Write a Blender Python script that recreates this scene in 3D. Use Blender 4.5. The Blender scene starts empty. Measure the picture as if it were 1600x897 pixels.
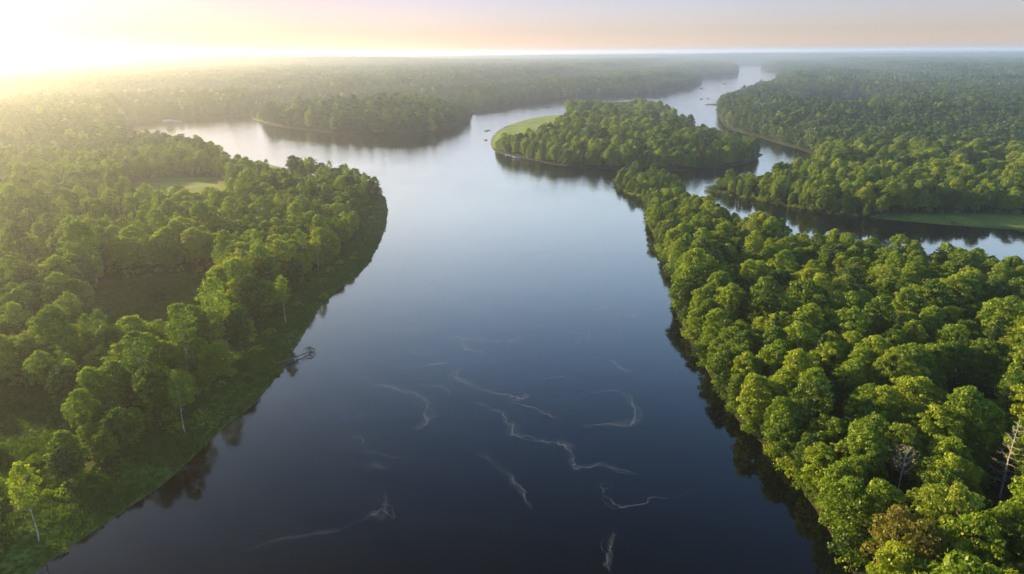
import bpy, math, random
import numpy as np
from mathutils import Matrix, Vector, noise as mnoise

random.seed(7); RNG = np.random.default_rng(11)
sc = bpy.context.scene
COL = sc.collection
rad = math.radians

# ------------------------------------------------------------------ camera
H = 80.0; F = 1081.0
PITCH = rad(18.75); ROLL = rad(0.38)
cam_d = bpy.data.cameras.new('camera'); cam = bpy.data.objects.new('camera', cam_d); COL.objects.link(cam)
cam_d.sensor_width = 36.0; cam_d.lens = 36.0 * F / 1600.0
cam_d.clip_start = 1.0; cam_d.clip_end = 150000.0
RM = Matrix.Rotation(math.pi/2 - PITCH, 3, 'X') @ Matrix.Rotation(-ROLL, 3, 'Z')
cam.matrix_world = Matrix.Translation((0, 0, H)) @ RM.to_4x4()
sc.camera = cam
RMn = np.array(RM)

def ground_point(px, py, z=0.0):
    """where the sight line through a photo pixel meets the level z"""
    d = RMn @ np.array([(px-800.0)/F, -(py-448.5)/F, -1.0])
    t = (z-H)/d[2]
    return d[0]*t, d[1]*t

def project(P):
    """world points (n,3) -> photo pixels and depth"""
    q = (P - np.array([0, 0, H])) @ RMn
    dep = -q[:, 2]
    dep_ = np.where(dep > 0.1, dep, 0.1)
    return 800 + F*q[:, 0]/dep_, 448.5 - F*q[:, 1]/dep_, dep

def nvec(v):
    return Vector((mnoise.noise(v), mnoise.noise(v+Vector((31.7, 5.3, 2.9))), 0.0))
# ------------------------------------------------------------------ shorelines
def shore(pts, jit=0.012, seed=0, sub=6, extra=()):
    """closed shoreline: photo points (x, y, level) -> smooth world polygon with small irregularities"""
    w = [ground_point(p[0], p[1], .9*p[2] if len(p) > 2 else 0.0) for p in pts] + list(extra)
    n = len(w); w = np.array(w); out = []
    for i in range(n):
        p0, p1, p2, p3 = w[i-1], w[i], w[(i+1) % n], w[(i+2) % n]
        L = np.linalg.norm(p2-p1)
        for k in range(sub):
            t = k/sub
            # centripetal-ish: reduced tangent so that corners do not overshoot
            m1 = (p2-p0)*0.5; m2 = (p3-p1)*0.5
            l1 = np.linalg.norm(m1)+1e-6; l2 = np.linalg.norm(m2)+1e-6
            m1 = m1*min(1, L/l1); m2 = m2*min(1, L/l2)
            h = (2*t**3-3*t**2+1)*p1 + (t**3-2*t**2+t)*m1 + (-2*t**3+3*t**2)*p2 + (t**3-t**2)*m2
            r = math.hypot(h[0], h[1])
            a = jit*min(r, 900)
            s = 1.0/(0.10*min(r, 900)+8)
            v = nvec(Vector((h[0]*s, h[1]*s, seed*7.3)))
            v2 = nvec(Vector((h[0]*s*3, h[1]*s*3, seed*7.3+4)))
            out.append((h[0]+a*(v.x+.5*v2.x), h[1]+a*(v.y+.5*v2.y)))
    return np.array(out)

left_bank = [(-60,1000),(15,925),(60,890),(100,860),(150,826),(200,790),(250,755),(300,712),(350,667),(400,625),
    (440,578),(465,535),(492,487),(527,450),(562,424),(585,398),(600,365),(606,332),(603,310),(597,291,6),(585,278,10),
    (565,262,13),(540,249,17),(500,238,19),(460,230,19),(420,223,18),(380,218,17),(340,216,17),(300,213,17),(265,208,17),
    (235,203,17),(200,199,16)]
far_left = [(200,192),(250,189),(300,185),(350,182),(392,181),(397,187),(430,196),(470,202),(520,207),(580,211),(630,213),
    (680,209),(710,199),(735,183),(752,171),(800,164),(860,157),(930,152),(960,150),(1000,148),(1038,143),(1075,137),
    (1097,128),(1100,121),(1125,120),(1147,119),(1152,114),(1149,106),(1148,101.5)]
far_right = [(1190,101.5),(1189,107),(1200,111),(1216,112),(1214,121,12),(1203,130,16),(1180,133,16),(1150,142,16),(1122,154,12),
    (1113,163,0),(1122,172),(1128,185),(1138,199),(1160,208),(1190,216),(1230,228),(1262,238),(1285,243,4),(1262,246,12),(1240,252,11),(1200,265,9),(1150,274,8),(1112,280,7),(1106,297)]
inlet = [(1150,307),(1200,317),(1310,336),(1400,345),(1500,352),(1600,359),(1750,375),(1900,392),(1900,406,17),(1750,390,17),
    (1600,376,17),(1500,366,17),(1400,357,17),(1300,345,17),(1200,323,17),(1120,303,16),(1075,290,15)]
spit = [(1062,272,6),(1030,269,5),(1000,268,5),(972,278,0),(966,291),(985,303),(1010,312)]
right_bank = [(1013,340),(1022,370),(1040,410),(1054,450),(1060,490),(1072,530),(1092,562),(1117,602),(1152,652),(1200,702),
    (1240,747),(1272,792),(1302,842),(1332,892),(1350,925),(1385,1000)]
W_MAIN = shore(left_bank+far_left+far_right+inlet+spit+right_bank, 0.008, 1, 6, extra=[(70,-60),(90,-700),(-190,-700),(-105,-60)])
W_POND = shore([(1252,158.5),(1290,157),(1330,157),(1362,158.5),(1372,161,8),(1330,163,17),(1290,163,17),(1250,162,12)], .004, 2)
W_POOL = shore([(1474,662),(1490,650),(1515,664),(1528,690),(1515,702),(1488,690)], .006, 3)
W_STREAM = shore([(1478,278),(1520,270),(1570,266),(1640,262),(1740,256),(1740,270),(1640,277),(1570,281),(1520,284)], .006, 4)
W_GLINT = shore([(236,181),(250,176.5),(262,175.5),(270,179),(262,181.5)], .004, 5)
ISLAND = shore([(767,224),(775,237),(800,243),(830,250),(870,258),(930,263),(1000,267),(1060,266),(1120,262),(1165,254),(1188,243),
    (1190,232,5),(1180,218,12),(1150,208,15),(1110,195,17),(1075,186,19),(1062,180,19),(1052,164,19),(1030,157,19),(1000,154,19),(960,158,19),
    (925,164,15),(890,176,3),(850,182),(820,188),(790,198),(772,210)], .005, 6)
# clearings in the woods (no trees stand there)
GLADES = [shore(p, .006, 10+i) for i, p in enumerate([
    [(150,520),(170,455),(240,446),(330,436),(328,490),(305,556),(170,574)],
    [(-90,632),(50,632),(88,690),(80,770),(-90,800)],
    [(215,298),(250,287),(335,284),(352,298),(350,334),(225,338)],
    [(350,248),(400,246),(440,258),(450,282),(400,282),(362,266)],
    [(440,292),(458,286),(490,290),(476,302),(455,310)],
    [(1340,344),(1400,341),(1600,341),(1800,347),(1800,385),(1600,360),(1500,354),(1400,347)],
    [(1465,640),(1535,636),(1542,700),(1518,728),(1474,716)],
])]
ISLE_MEADOW = shore([(762,226),(770,205),(795,192),(830,184),(876,178),(890,196),(875,212),(850,226),(800,236)], .004, 20)
ALLW = [W_MAIN, W_POND, W_POOL, W_STREAM, W_GLINT]

def sdf(P, poly):
    """signed distance to a polygon, negative inside"""
    x = P[:, 0].astype(np.float32); y = P[:, 1].astype(np.float32)
    lo = poly.min(0)-400; hi = poly.max(0)+400
    res = np.full(len(x), 400.0, np.float32)
    m = (x > lo[0]) & (x < hi[0]) & (y > lo[1]) & (y < hi[1])
    if not m.any(): return res
    xs = x[m]; ys = y[m]
    d2 = np.full(len(xs), 1e12, np.float32); ins = np.zeros(len(xs), bool)
    n = len(poly)
    for i in range(n):
        ax, ay = poly[i]; bx, by = poly[(i+1) % n]
        ex = bx-ax; ey = by-ay; L = ex*ex+ey*ey+1e-9
        px_ = xs-ax; py_ = ys-ay
        t = np.clip((px_*ex+py_*ey)/L, 0, 1)
        dx = px_-t*ex; dy = py_-t*ey
        np.minimum(d2, dx*dx+dy*dy, out=d2)
        if ay != by:
            c = ((ay > ys) != (by > ys)) & (xs < ex*(ys-ay)/(by-ay)+ax)
            ins ^= c
    d = np.sqrt(d2); d = np.where(ins, -d, d)
    res[m] = np.clip(d, -400, 400)
    return res

def land_sd(P):
    """metres inland (positive) or out on the water (negative)"""
    d = sdf(P, ALLW[0])
    for w in ALLW[1:]: d = np.minimum(d, sdf(P, w))
    isl = sdf(P, ISLAND)
    return np.maximum(d, -isl), isl

def glade_sd(P):
    g = sdf(P, GLADES[0])
    for p in GLADES[1:]: g = np.minimum(g, sdf(P, p))
    return np.minimum(g, sdf(P, ISLE_MEADOW))

def ss(x, a, b):
    t = np.clip((x-a)/(b-a), 0, 1); return t*t*(3-2*t)

def vnoise(x, y, s, seed):
    """cheap smooth value noise in numpy"""
    r = np.random.default_rng(seed); T = r.random((256, 256)).astype(np.float32)
    u = x/s; v = y/s; i = np.floor(u).astype(int); j = np.floor(v).astype(int)
    fu = u-i; fv = v-j; fu = fu*fu*(3-2*fu); fv = fv*fv*(3-2*fv)
    a = T[i % 256, j % 256]; b = T[(i+1) % 256, j % 256]; c = T[i % 256, (j+1) % 256]; d = T[(i+1) % 256, (j+1) % 256]
    return (a*(1-fu)+b*fu)*(1-fv)+(c*(1-fu)+d*fu)*fv

def height(P, sd, isl):
    x, y = P[:, 0], P[:, 1]; r = np.hypot(x, y); az = np.degrees(np.arctan2(x, y))
    z = np.clip(sd*0.16, -3.0, 1.3) + 0.9*ss(sd, 6, 40)*vnoise(x, y, 37, 1) + .25*ss(sd, 2, 8)*vnoise(x, y, 6, 2)
    north = ss(y, 560, 760)*(isl > 0)
    z += north*(ss(sd, 4, 80)*(6+4*vnoise(x, y, 260, 3))-ss(sd, 150, 260)*6+ss(sd, 330, 399)*10)
    z += (isl <= 0)*ss(sd, 4, 90)*4.5
    z += ss(sd, 8, 120)*(y < 560)*(x < 0)*3.0*vnoise(x, y, 120, 4)
    inl = ss(sd, 60, 380)
    z += inl*ss(r, 1300, 2600)*(10*vnoise(x, y, 900, 5)+4*vnoise(x, y, 330, 6))
    # long low ridges towards the horizon
    rid = 30*np.exp(-((r-3300-500*vnoise(x, y, 2500, 7))/520)**2)*ss(-az, -6, 16)
    rid += 16*np.exp(-((r-5600-900*vnoise(x, y, 3500, 8))/700)**2)
    rid += 22*np.exp(-((r-9500-1500*vnoise(x, y, 5000, 9))/1300)**2)*(0.4+.6*vnoise(x, y, 6000, 19))
    rid += (34+12*vnoise(x, y, 9000, 10))*ss(r, 15000, 26000)
    z += rid*inl
    return z

# ------------------------------------------------------------------ helpers for objects
def tag(o, label=None, cat=None, group=None, kind=None):
    if label: o['label'] = label
    if cat: o['category'] = cat
    if group: o['group'] = group
    if kind: o['kind'] = kind
    return o

def mesh_np(name, V, Fq, mats, smooth=False):
    me = bpy.data.meshes.new(name)
    V = np.asarray(V, np.float32); Fq = np.asarray(Fq, np.int32); k = Fq.shape[1]
    me.vertices.add(len(V)); me.vertices.foreach_set('co', V.ravel())
    me.loops.add(Fq.size); me.loops.foreach_set('vertex_index', Fq.ravel())
    me.polygons.add(len(Fq)); me.polygons.foreach_set('loop_start', np.arange(0, Fq.size, k, dtype=np.int32))
    me.polygons.foreach_set('loop_total', np.full(len(Fq), k, np.int32))
    me.polygons.foreach_set('use_smooth', np.full(len(Fq), smooth, bool))
    for m in (mats if isinstance(mats, (list, tuple)) else [mats]): me.materials.append(m)
    me.update(calc_edges=True); return me

def link(name, me, parent=None, loc=(0, 0, 0)):
    o = bpy.data.objects.new(name, me); COL.objects.link(o); o.location = loc
    if parent: o.parent = parent
    return o

# ------------------------------------------------------------------ materials
def new_mat(name):
    m = bpy.data.materials.new(name); m.use_nodes = True
    nt = m.node_tree; nt.nodes.clear(); return m, nt, nt.nodes, nt.links
def N(ns, t, **k):
    n = ns.new(t)
    for a, b in k.items(): setattr(n, a, b)
    return n
def ramp(ns, stops, interp='LINEAR'):
    r = ns.new('ShaderNodeValToRGB'); r.color_ramp.interpolation = interp
    e = r.color_ramp.elements
    while len(e) > 1: e.remove(e[-1])
    e[0].position = stops[0][0]; e[0].color = (*stops[0][1], 1)
    for p, c in stops[1:]:
        q = e.new(p); q.color = (*c, 1)
    return r
def mixc(ns, ls, fac, a, b, mode='MIX'):
    m = ns.new('ShaderNodeMix'); m.data_type = 'RGBA'; m.blend_type = mode
    for s, v in ((0, fac), (6, a), (7, b)):
        if isinstance(v, (int, float)): m.inputs[s].default_value = v
        elif isinstance(v, tuple): m.inputs[s].default_value = (*v, 1)
        else: ls.new(v, m.inputs[s])
    return m.outputs[2]

def leaf_mat(name, stops, trans=0.45, tcol=(1.25, 1.35, .45)):
    m, nt, ns, ls = new_mat(name)
    out = N(ns, 'ShaderNodeOutputMaterial')
    oi = N(ns, 'ShaderNodeObjectInfo'); geo = N(ns, 'ShaderNodeNewGeometry')
    nz = N(ns, 'ShaderNodeTexNoise'); nz.inputs['Scale'].default_value = 0.011; nz.inputs['Detail'].default_value = 2
    ls.new(geo.outputs['Position'], nz.inputs['Vector'])
    nf = N(ns, 'ShaderNodeTexNoise'); nf.inputs['Scale'].default_value = 0.45; nf.inputs['Detail'].default_value = 3
    ls.new(geo.outputs['Position'], nf.inputs['Vector'])
    a = N(ns, 'ShaderNodeMath', operation='MULTIPLY_ADD'); ls.new(oi.outputs['Random'], a.inputs[0]); a.inputs[1].default_value = .62
    b = N(ns, 'ShaderNodeMath', operation='MULTIPLY_ADD'); ls.new(nz.outputs['Fac'], b.inputs[0]); b.inputs[1].default_value = .7; b.inputs[2].default_value = -.33
    ls.new(b.outputs[0], a.inputs[2])
    c = N(ns, 'ShaderNodeMath', operation='MULTIPLY_ADD'); ls.new(nf.outputs['Fac'], c.inputs[0]); c.inputs[1].default_value = .36; ls.new(a.outputs[0], c.inputs[2])
    r = ramp(ns, stops); ls.new(c.outputs[0], r.inputs[0])
    d = N(ns, 'ShaderNodeBsdfDiffuse'); ls.new(r.outputs[0], d.inputs['Color'])
    t = N(ns, 'ShaderNodeBsdfTranslucent'); ls.new(mixc(ns, ls, 1.0, r.outputs[0], tcol, 'MULTIPLY'), t.inputs['Color'])
    mx = N(ns, 'ShaderNodeMixShader'); mx.inputs[0].default_value = trans
    ls.new(d.outputs[0], mx.inputs[1]); ls.new(t.outputs[0], mx.inputs[2])
    g = N(ns, 'ShaderNodeBsdfGlossy'); g.inputs['Roughness'].default_value = .5; g.inputs['Color'].default_value = (.8, .85, .7, 1)
    m2 = N(ns, 'ShaderNodeMixShader'); m2.inputs[0].default_value = .02
    ls.new(mx.outputs[0], m2.inputs[1]); ls.new(g.outputs[0], m2.inputs[2])
    ls.new(m2.outputs[0], out.inputs['Surface']); return m

M_LEAF = leaf_mat('leaf_green', [(0, (.030, .066, .008)), (.3, (.062, .115, .008)), (.55, (.120, .190, .010)), (.8, (.175, .230, .012)), (1, (.205, .225, .016))])
M_YOUNG = leaf_mat('leaf_yellow_green', [(0, (.085, .150, .012)), (.5, (.120, .185, .014)), (1, (.160, .190, .020))])
M_RUST = leaf_mat('leaf_rusty', [(0, (.085, .10, .016)), (1, (.135, .125, .020))])
M_DARKL = leaf_mat('leaf_dark', [(0, (.018, .045, .012)), (.5, (.030, .068, .012)), (1, (.050, .090, .014))], .3)
M_PALE = leaf_mat('leaf_pale_bud', [(0, (.20, .21, .12)), (1, (.28, .27, .17))], .3, (1, 1, .9))
M_FARL = leaf_mat('leaf_distant_wood', [(0, (.014, .042, .016)), (.4, (.028, .068, .018)), (.7, (.052, .098, .020)), (1, (.090, .130, .024))], .38)
M_GRASSB = leaf_mat('grass_blade', [(0, (.030, .070, .012)), (.5, (.050, .105, .014)), (1, (.085, .130, .020))], .4)

def bark_mat(name, a, b, scale):
    m, nt, ns, ls = new_mat(name); out = N(ns, 'ShaderNodeOutputMaterial'); p = N(ns, 'ShaderNodeBsdfPrincipled')
    tc = N(ns, 'ShaderNodeTexCoord'); nz = N(ns, 'ShaderNodeTexNoise'); nz.inputs['Scale'].default_value = scale; nz.inputs['Detail'].default_value = 4
    ls.new(tc.outputs['Object'], nz.inputs['Vector'])
    r = ramp(ns, [(.35, a), (.6, b)]); ls.new(nz.outputs['Fac'], r.inputs[0]); ls.new(r.outputs[0], p.inputs['Base Color'])
    p.inputs['Roughness'].default_value = .85; ls.new(p.outputs[0], out.inputs[0]); return m
M_BARK = bark_mat('bark_brown', (.045, .032, .022), (.11, .085, .062), 3)
M_BIRCH = bark_mat('bark_white', (.10, .095, .08), (.34, .32, .29), 2)
M_DEAD = bark_mat('dead_wood', (.17, .16, .15), (.34, .32, .30), 2)
M_ROCK = bark_mat('rock_grey', (.10, .09, .08), (.24, .22, .20), 1.5)
M_WALL = bark_mat('house_wall', (.72, .70, .66), (.80, .79, .75), .5)
M_ROOF = bark_mat('house_roof', (.16, .12, .10), (.24, .19, .16), .8)

def ground_mat():
    m, nt, ns, ls = new_mat('ground_soil_and_meadow'); out = N(ns, 'ShaderNodeOutputMaterial'); p = N(ns, 'ShaderNodeBsdfPrincipled')
    geo = N(ns, 'ShaderNodeNewGeometry'); at = N(ns, 'ShaderNodeAttribute', attribute_name='meadow')
    def nz(s, d=4):
        n = N(ns, 'ShaderNodeTexNoise'); n.inputs['Scale'].default_value = s; n.inputs['Detail'].default_value = d
        ls.new(geo.outputs['Position'], n.inputs['Vector']); return n.outputs['Fac']
    grass = ramp(ns, [(.30, (.055, .105, .014)), (.5, (.092, .155, .020)), (.7, (.150, .190, .034))]); ls.new(nz(.06, 6), grass.inputs[0])
    fine = ramp(ns, [(.3, (.7, .7, .7)), (.7, (1.25, 1.25, 1.25))]); ls.new(nz(.9, 4), fine.inputs[0])
    gr = mixc(ns, ls, 1.0, grass.outputs[0], fine.outputs[0], 'MULTIPLY')
    floor = ramp(ns, [(.35, (.012, .022, .008)), (.6, (.026, .044, .010)), (.75, (.045, .065, .014))]); ls.new(nz(.02, 8), floor.inputs[0])
    c = mixc(ns, ls, at.outputs['Fac'], floor.outputs[0], gr)
    mud = N(ns, 'ShaderNodeAttribute', attribute_name='shore')
    c2 = mixc(ns, ls, mud.outputs['Fac'], c, (.045, .036, .022))
    ls.new(c2, p.inputs['Base Color']); p.inputs['Roughness'].default_value = .95; p.inputs['Specular IOR Level'].default_value = .1
    bp = N(ns, 'ShaderNodeBump'); bp.inputs['Strength'].default_value = .8; bp.inputs['Distance'].default_value = .5
    ls.new(nz(1.4, 4), bp.inputs['Height']); ls.new(bp.outputs[0], p.inputs['Normal'])
    ls.new(p.outputs[0], out.inputs[0]); return m

def water_mat():
    m, nt, ns, ls = new_mat('river_water'); out = N(ns, 'ShaderNodeOutputMaterial'); p = N(ns, 'ShaderNodeBsdfPrincipled')
    geo = N(ns, 'ShaderNodeNewGeometry')
    def mapped(scale, loc=(0, 0, 0), rz=0):
        mp = N(ns, 'ShaderNodeMapping'); mp.inputs['Scale'].default_value = scale; mp.inputs['Location'].default_value = loc; mp.inputs['Rotation'].default_value = (0, 0, rz)
        ls.new(geo.outputs['Position'], mp.inputs['Vector']); return mp.outputs[0]
    def nz(v, s, d=3, dist=0.0, rough=.5):
        n = N(ns, 'ShaderNodeTexNoise'); n.inputs['Scale'].default_value = s; n.inputs['Detail'].default_value = d
        n.inputs['Distortion'].default_value = dist; n.inputs['Roughness'].default_value = rough; ls.new(v, n.inputs['Vector']); return n.outputs['Fac']
    def M(op, a, b=None, c=None):
        n = N(ns, 'ShaderNodeMath', operation=op)
        for i, v in enumerate((a, b, c)):
            if v is None: continue
            if isinstance(v, (int, float)): n.inputs[i].default_value = v
            else: ls.new(v, n.inputs[i])
        return n.outputs[0]
    def mr(v, a, b, c=0., d=1.):
        n = N(ns, 'ShaderNodeMapRange'); n.interpolation_type = 'SMOOTHSTEP'
        for i, q in enumerate((a, b, c, d)): n.inputs[i+1].default_value = q
        ls.new(v, n.inputs[0]); return n.outputs[0]
    sxy = N(ns, 'ShaderNodeSeparateXYZ'); ls.new(geo.outputs['Position'], sxy.inputs[0])
    base = ramp(ns, [(.3, (.0008, .0016, .0022)), (.7, (.0014, .0026, .0034))]); ls.new(nz(mapped((1, 1, 1)), .012, 3), base.inputs[0])
    ls.new(base.outputs[0], p.inputs['Base Color'])
    # calm and ruffled patches
    patch = mr(nz(mapped((1, .35, 1), (0, 0, 0), .25), .012, 4), .35, .7, .035, .085)
    ls.new(patch, p.inputs['Roughness'])
    p.inputs['IOR'].default_value = 1.333
    breeze = M('MULTIPLY', mr(sxy.outputs[1], 290, 450, .05, .36), mr(nz(mapped((1, .5, 1), (9, 0, 0), .3), .02, 3), .3, .6, .5, 1.))
    b1 = N(ns, 'ShaderNodeBump'); ls.new(breeze, b1.inputs['Strength']); b1.inputs['Distance'].default_value = .35
    ls.new(nz(mapped((1, 1, 1)), .55, 3), b1.inputs['Height'])
    b2 = N(ns, 'ShaderNodeBump'); b2.inputs['Strength'].default_value = .03; b2.inputs['Distance'].default_value = 1.0
    ls.new(nz(mapped((1, 1, 1)), .08, 2), b2.inputs['Height']); ls.new(b1.outputs[0], b2.inputs['Normal'])
    ls.new(b2.outputs[0], p.inputs['Normal'])
    ls.new(p.outputs[0], out.inputs[0]); return m

# ------------------------------------------------------------------ ground and water
az = np.concatenate([np.arange(-180, -56, 2.0), np.arange(-56, 56, .16), np.arange(56, 180.01, 2.0)])
az[-1] = 180.0
rr = 4.0*np.power(1.0125, np.arange(0, int(math.log(44000/4.0)/math.log(1.0125))+1))
A, R_ = np.meshgrid(np.radians(az), rr, indexing='ij')
GX = (np.sin(A)*R_).ravel(); GY = (np.cos(A)*R_).ravel()
GP = np.stack([GX, GY], 1)
gsd, gisl = land_sd(GP)
GZ = height(GP, gsd, gisl)
nr = len(rr); na = len(az)
idx = np.arange(na*nr).reshape(na, nr)
q = np.stack([idx[:-1, :-1], idx[:-1, 1:], idx[1:, 1:], idx[1:, :-1]], -1).reshape(-1, 4)
q = q[:, ::-1]
me = mesh_np('ground', np.stack([GX, GY, GZ], 1), q, ground_mat(), True)
ggl = glade_sd(GP)
ggl = np.maximum(ggl, -sdf(GP, GLADES[6])-8.0)
mead = np.clip(ss(-ggl, -6, 4)+ss(-gsd, -16, -9)*(GX < 0)*(GY < 560), 0, 1)
at = me.attributes.new('meadow', 'FLOAT', 'POINT'); at.data.foreach_set('value', mead.astype(np.float32))
at = me.attributes.new('shore', 'FLOAT', 'POINT'); at.data.foreach_set('value', (ss(-gsd, -1.2, -.2)*.6).astype(np.float32))
ground = tag(link('ground', me), 'low wooded river land with meadows reaching to the horizon', 'ground', kind='structure')

Wv = []; 
me = mesh_np('water', [(-43000, -43000, 0), (43000, -43000, 0), (43000, 43000, 0), (-43000, 43000, 0)], [(0, 1, 2, 3)], water_mat())
# the river never shows away from its bed: the ground lies above it there
tag(link('water', me), 'calm blue-grey river winding between wooded banks', 'river', kind='structure')

def foam_mat():
    m, nt, ns, ls = new_mat('foam_film'); out = N(ns, 'ShaderNodeOutputMaterial')
    d = N(ns, 'ShaderNodeBsdfDiffuse'); d.inputs['Color'].default_value = (.34, .42, .52, 1)
    t = N(ns, 'ShaderNodeBsdfTransparent'); mx = N(ns, 'ShaderNodeMixShader'); at = N(ns, 'ShaderNodeAttribute', attribute_name='cover')
    geo = N(ns, 'ShaderNodeNewGeometry')
    nz = N(ns, 'ShaderNodeTexNoise'); nz.inputs['Scale'].default_value = 2.2; nz.inputs['Detail'].default_value = 5; nz.inputs['Roughness'].default_value = .65
    n2 = N(ns, 'ShaderNodeTexNoise'); n2.inputs['Scale'].default_value = .16; n2.inputs['Detail'].default_value = 2
    ls.new(geo.outputs['Position'], nz.inputs['Vector']); ls.new(geo.outputs['Position'], n2.inputs['Vector'])
    def mr(v, a, b, c, d_):
        q = N(ns, 'ShaderNodeMapRange')
        for i_, k_ in enumerate((a, b, c, d_)): q.inputs[i_+1].default_value = k_
        ls.new(v, q.inputs[0]); return q.outputs[0]
    a = N(ns, 'ShaderNodeMath', operation='MULTIPLY'); ls.new(mr(nz.outputs['Fac'], .38, .66, .12, 1.), a.inputs[0]); ls.new(at.outputs['Fac'], a.inputs[1])
    b = N(ns, 'ShaderNodeMath', operation='MULTIPLY'); ls.new(a.outputs[0], b.inputs[0]); ls.new(mr(n2.outputs['Fac'], .36, .6, .25, 1.), b.inputs[1])
    ls.new(b.outputs[0], mx.inputs[0]); ls.new(t.outputs[0], mx.inputs[1]); ls.new(d.outputs[0], mx.inputs[2])
    ls.new(mx.outputs[0], out.inputs[0]); return m
FOAM = [[(275,165),(290,145),(340,140)], [(275,165),(310,185),(360,198),(385,208),(370,222)], [(400,170),(470,170),(540,165),(580,152),(570,130),(545,112)],
    [(485,105),(530,80),(600,70)], [(660,105),(690,115),(740,100),(760,90),(810,100),(850,115)], [(600,138),(650,138),(720,125),(790,118)],
    [(330,282),(370,293),(430,298),(490,300),(525,280)], [(365,300),(375,318),(410,330),(425,340)], [(110,380),(150,368),(220,370),(290,358),(335,355)],
    [(108,390),(150,410),(210,425),(255,440),(278,470),(275,500),(250,520),(200,545)], [(215,385),(250,405),(300,415),(330,440)],
    [(360,365),(346,385),(370,405),(420,425),(470,437),(520,445),(530,435)],
    [(400,460),(440,475),(470,490),(490,520),(520,548),(580,555),(630,570),(645,600),(660,625),(720,615),(760,625),(805,640)],
    [(450,470),(500,458),(560,475),(610,505)], [(680,518),(740,512),(780,518),(812,490),(800,455),(760,430),(700,430)], [(0,530),(50,505),(100,490),(150,485)],
    [(20,540),(60,548),(105,550),(130,580),(165,597),(200,592)], [(100,615),(140,618),(185,632)], [(410,590),(440,610),(490,645),(515,680),(540,730)],
    [(740,655),(725,690),(750,715),(800,718),(850,705),(920,703),(965,675)], [(-180,830),(-90,812),(0,790),(60,780),(110,755),(150,735),(175,745),(165,690)],
    [(745,790),(735,840),(742,890)], [(690,270),(680,295),(630,310)], [(700,225),(740,210),(760,212)], [(750,350),(770,370),(810,380)], [(390,220),(460,220),(530,215)],
    [(190,265),(230,275),(250,280)], [(230,330),(260,322),(300,330)], [(560,400),(600,392),(660,400)], [(820,240),(780,235),(740,240)], [(60,470),(20,480),(-30,500)]]
fv, ff, fa = [], [], []
rf = random.Random(12)
def foam_ribbon(pts, wide, cover, seed):
    w = [Vector((*ground_point(500+x*.6095, 350+y*.61), .004+.0005*(seed % 7))) for x, y in pts]
    P = []
    for i in range(len(w)-1):
        p0, p1, p2, p3 = w[max(i-1, 0)], w[i], w[i+1], w[min(i+2, len(w)-1)]
        for k in range(14):
            t = k/14; q_ = .5*((2*p1)+(p2-p0)*t+(2*p0-5*p1+4*p2-p3)*t*t+(3*p1-p0-3*p2+p3)*t**3)
            j = nvec(Vector((q_.x*.22, q_.y*.22, seed))); j2 = nvec(Vector((q_.x*.8, q_.y*.8, seed+9)))
            P.append(Vector((q_.x+j.x*1.8+j2.x*.8, q_.y+j.y*1.8+j2.y*.8, q_.z)))
    n_ = len(P)
    for i, p in enumerate(P):
        d_ = (P[min(i+1, n_-1)]-P[max(i-1, 0)]); nn = Vector((-d_.y, d_.x, 0)).normalized()
        u_ = i/(n_-1); wv = wide*math.hypot(p.x, p.y)/230*(.45+1.3*max(0, mnoise.noise(Vector((p.x*.12, p.y*.12, seed*2.)))+.35))*(.25+.75*math.sin(math.pi*min(1, max(0, u_*.94+.03))))
        o_ = len(fv)
        for s_ in (-1, 0, 1): fv.append(tuple(p+nn*wv*s_)); fa.append(cover if s_ == 0 else 0.0)
        if i < n_-1:
            ff.append((o_, o_+1, o_+4, o_+3)); ff.append((o_+1, o_+2, o_+5, o_+4))
for i_, c_ in enumerate(FOAM):
    k_ = 1.0 if min(p[1] for p in c_) > 150 else .9
    rr0 = math.hypot(*ground_point(500+c_[0][0]*.6095, 350+c_[0][1]*.61)); foam_ribbon(c_, .50, min(.55, .25*(rr0/125)**1.2), i_)
    if i_ % 3 != 1: foam_ribbon(c_, 2.4, .085, i_+40)
    if i_ % 2: foam_ribbon([(x_+14*math.sin(y_*.05+i_), y_+9*math.cos(x_*.04+i_)) for x_, y_ in c_[:4]], .35, .20, i_+80)
me = mesh_np('foam', fv, ff, foam_mat()); at = me.attributes.new('cover', 'FLOAT', 'POINT'); at.data.foreach_set('value', np.array(fa, np.float32))
tag(link('foam', me), 'thin pale curling streaks of foam drifting on the river', 'foam', kind='stuff')

# ------------------------------------------------------------------ tree shapes
def frame(n):
    a = np.where(np.abs(n[:, 2:3]) < .9, np.array([[0, 0, 1.]]), np.array([[1., 0, 0]]))
    u = np.cross(n, a); u /= np.linalg.norm(u, axis=1, keepdims=True); return u, np.cross(n, u)

def leaf_quads(C, Nn, size, rng, jitter=.75):
    n = len(C); nn = Nn+rng.normal(0, jitter, (n, 3)); nn /= np.linalg.norm(nn, axis=1, keepdims=True)
    u, v = frame(nn); a = rng.random(n)*6.283; ca, sa = np.cos(a)[:, None], np.sin(a)[:, None]
    u, v = u*ca+v*sa, v*ca-u*sa
    s = (size*(.6+.8*rng.random(n)))[:, None]
    k1 = .55+.4*rng.random((n, 1)); k2 = .2*nn*s
    V = np.stack([C-u*s*.5, C-v*s*.5*k1+k2*.5, C+u*s*.6, C+v*s*.5*k1-k2*.2], 1).reshape(-1, 3)
    return V

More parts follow.
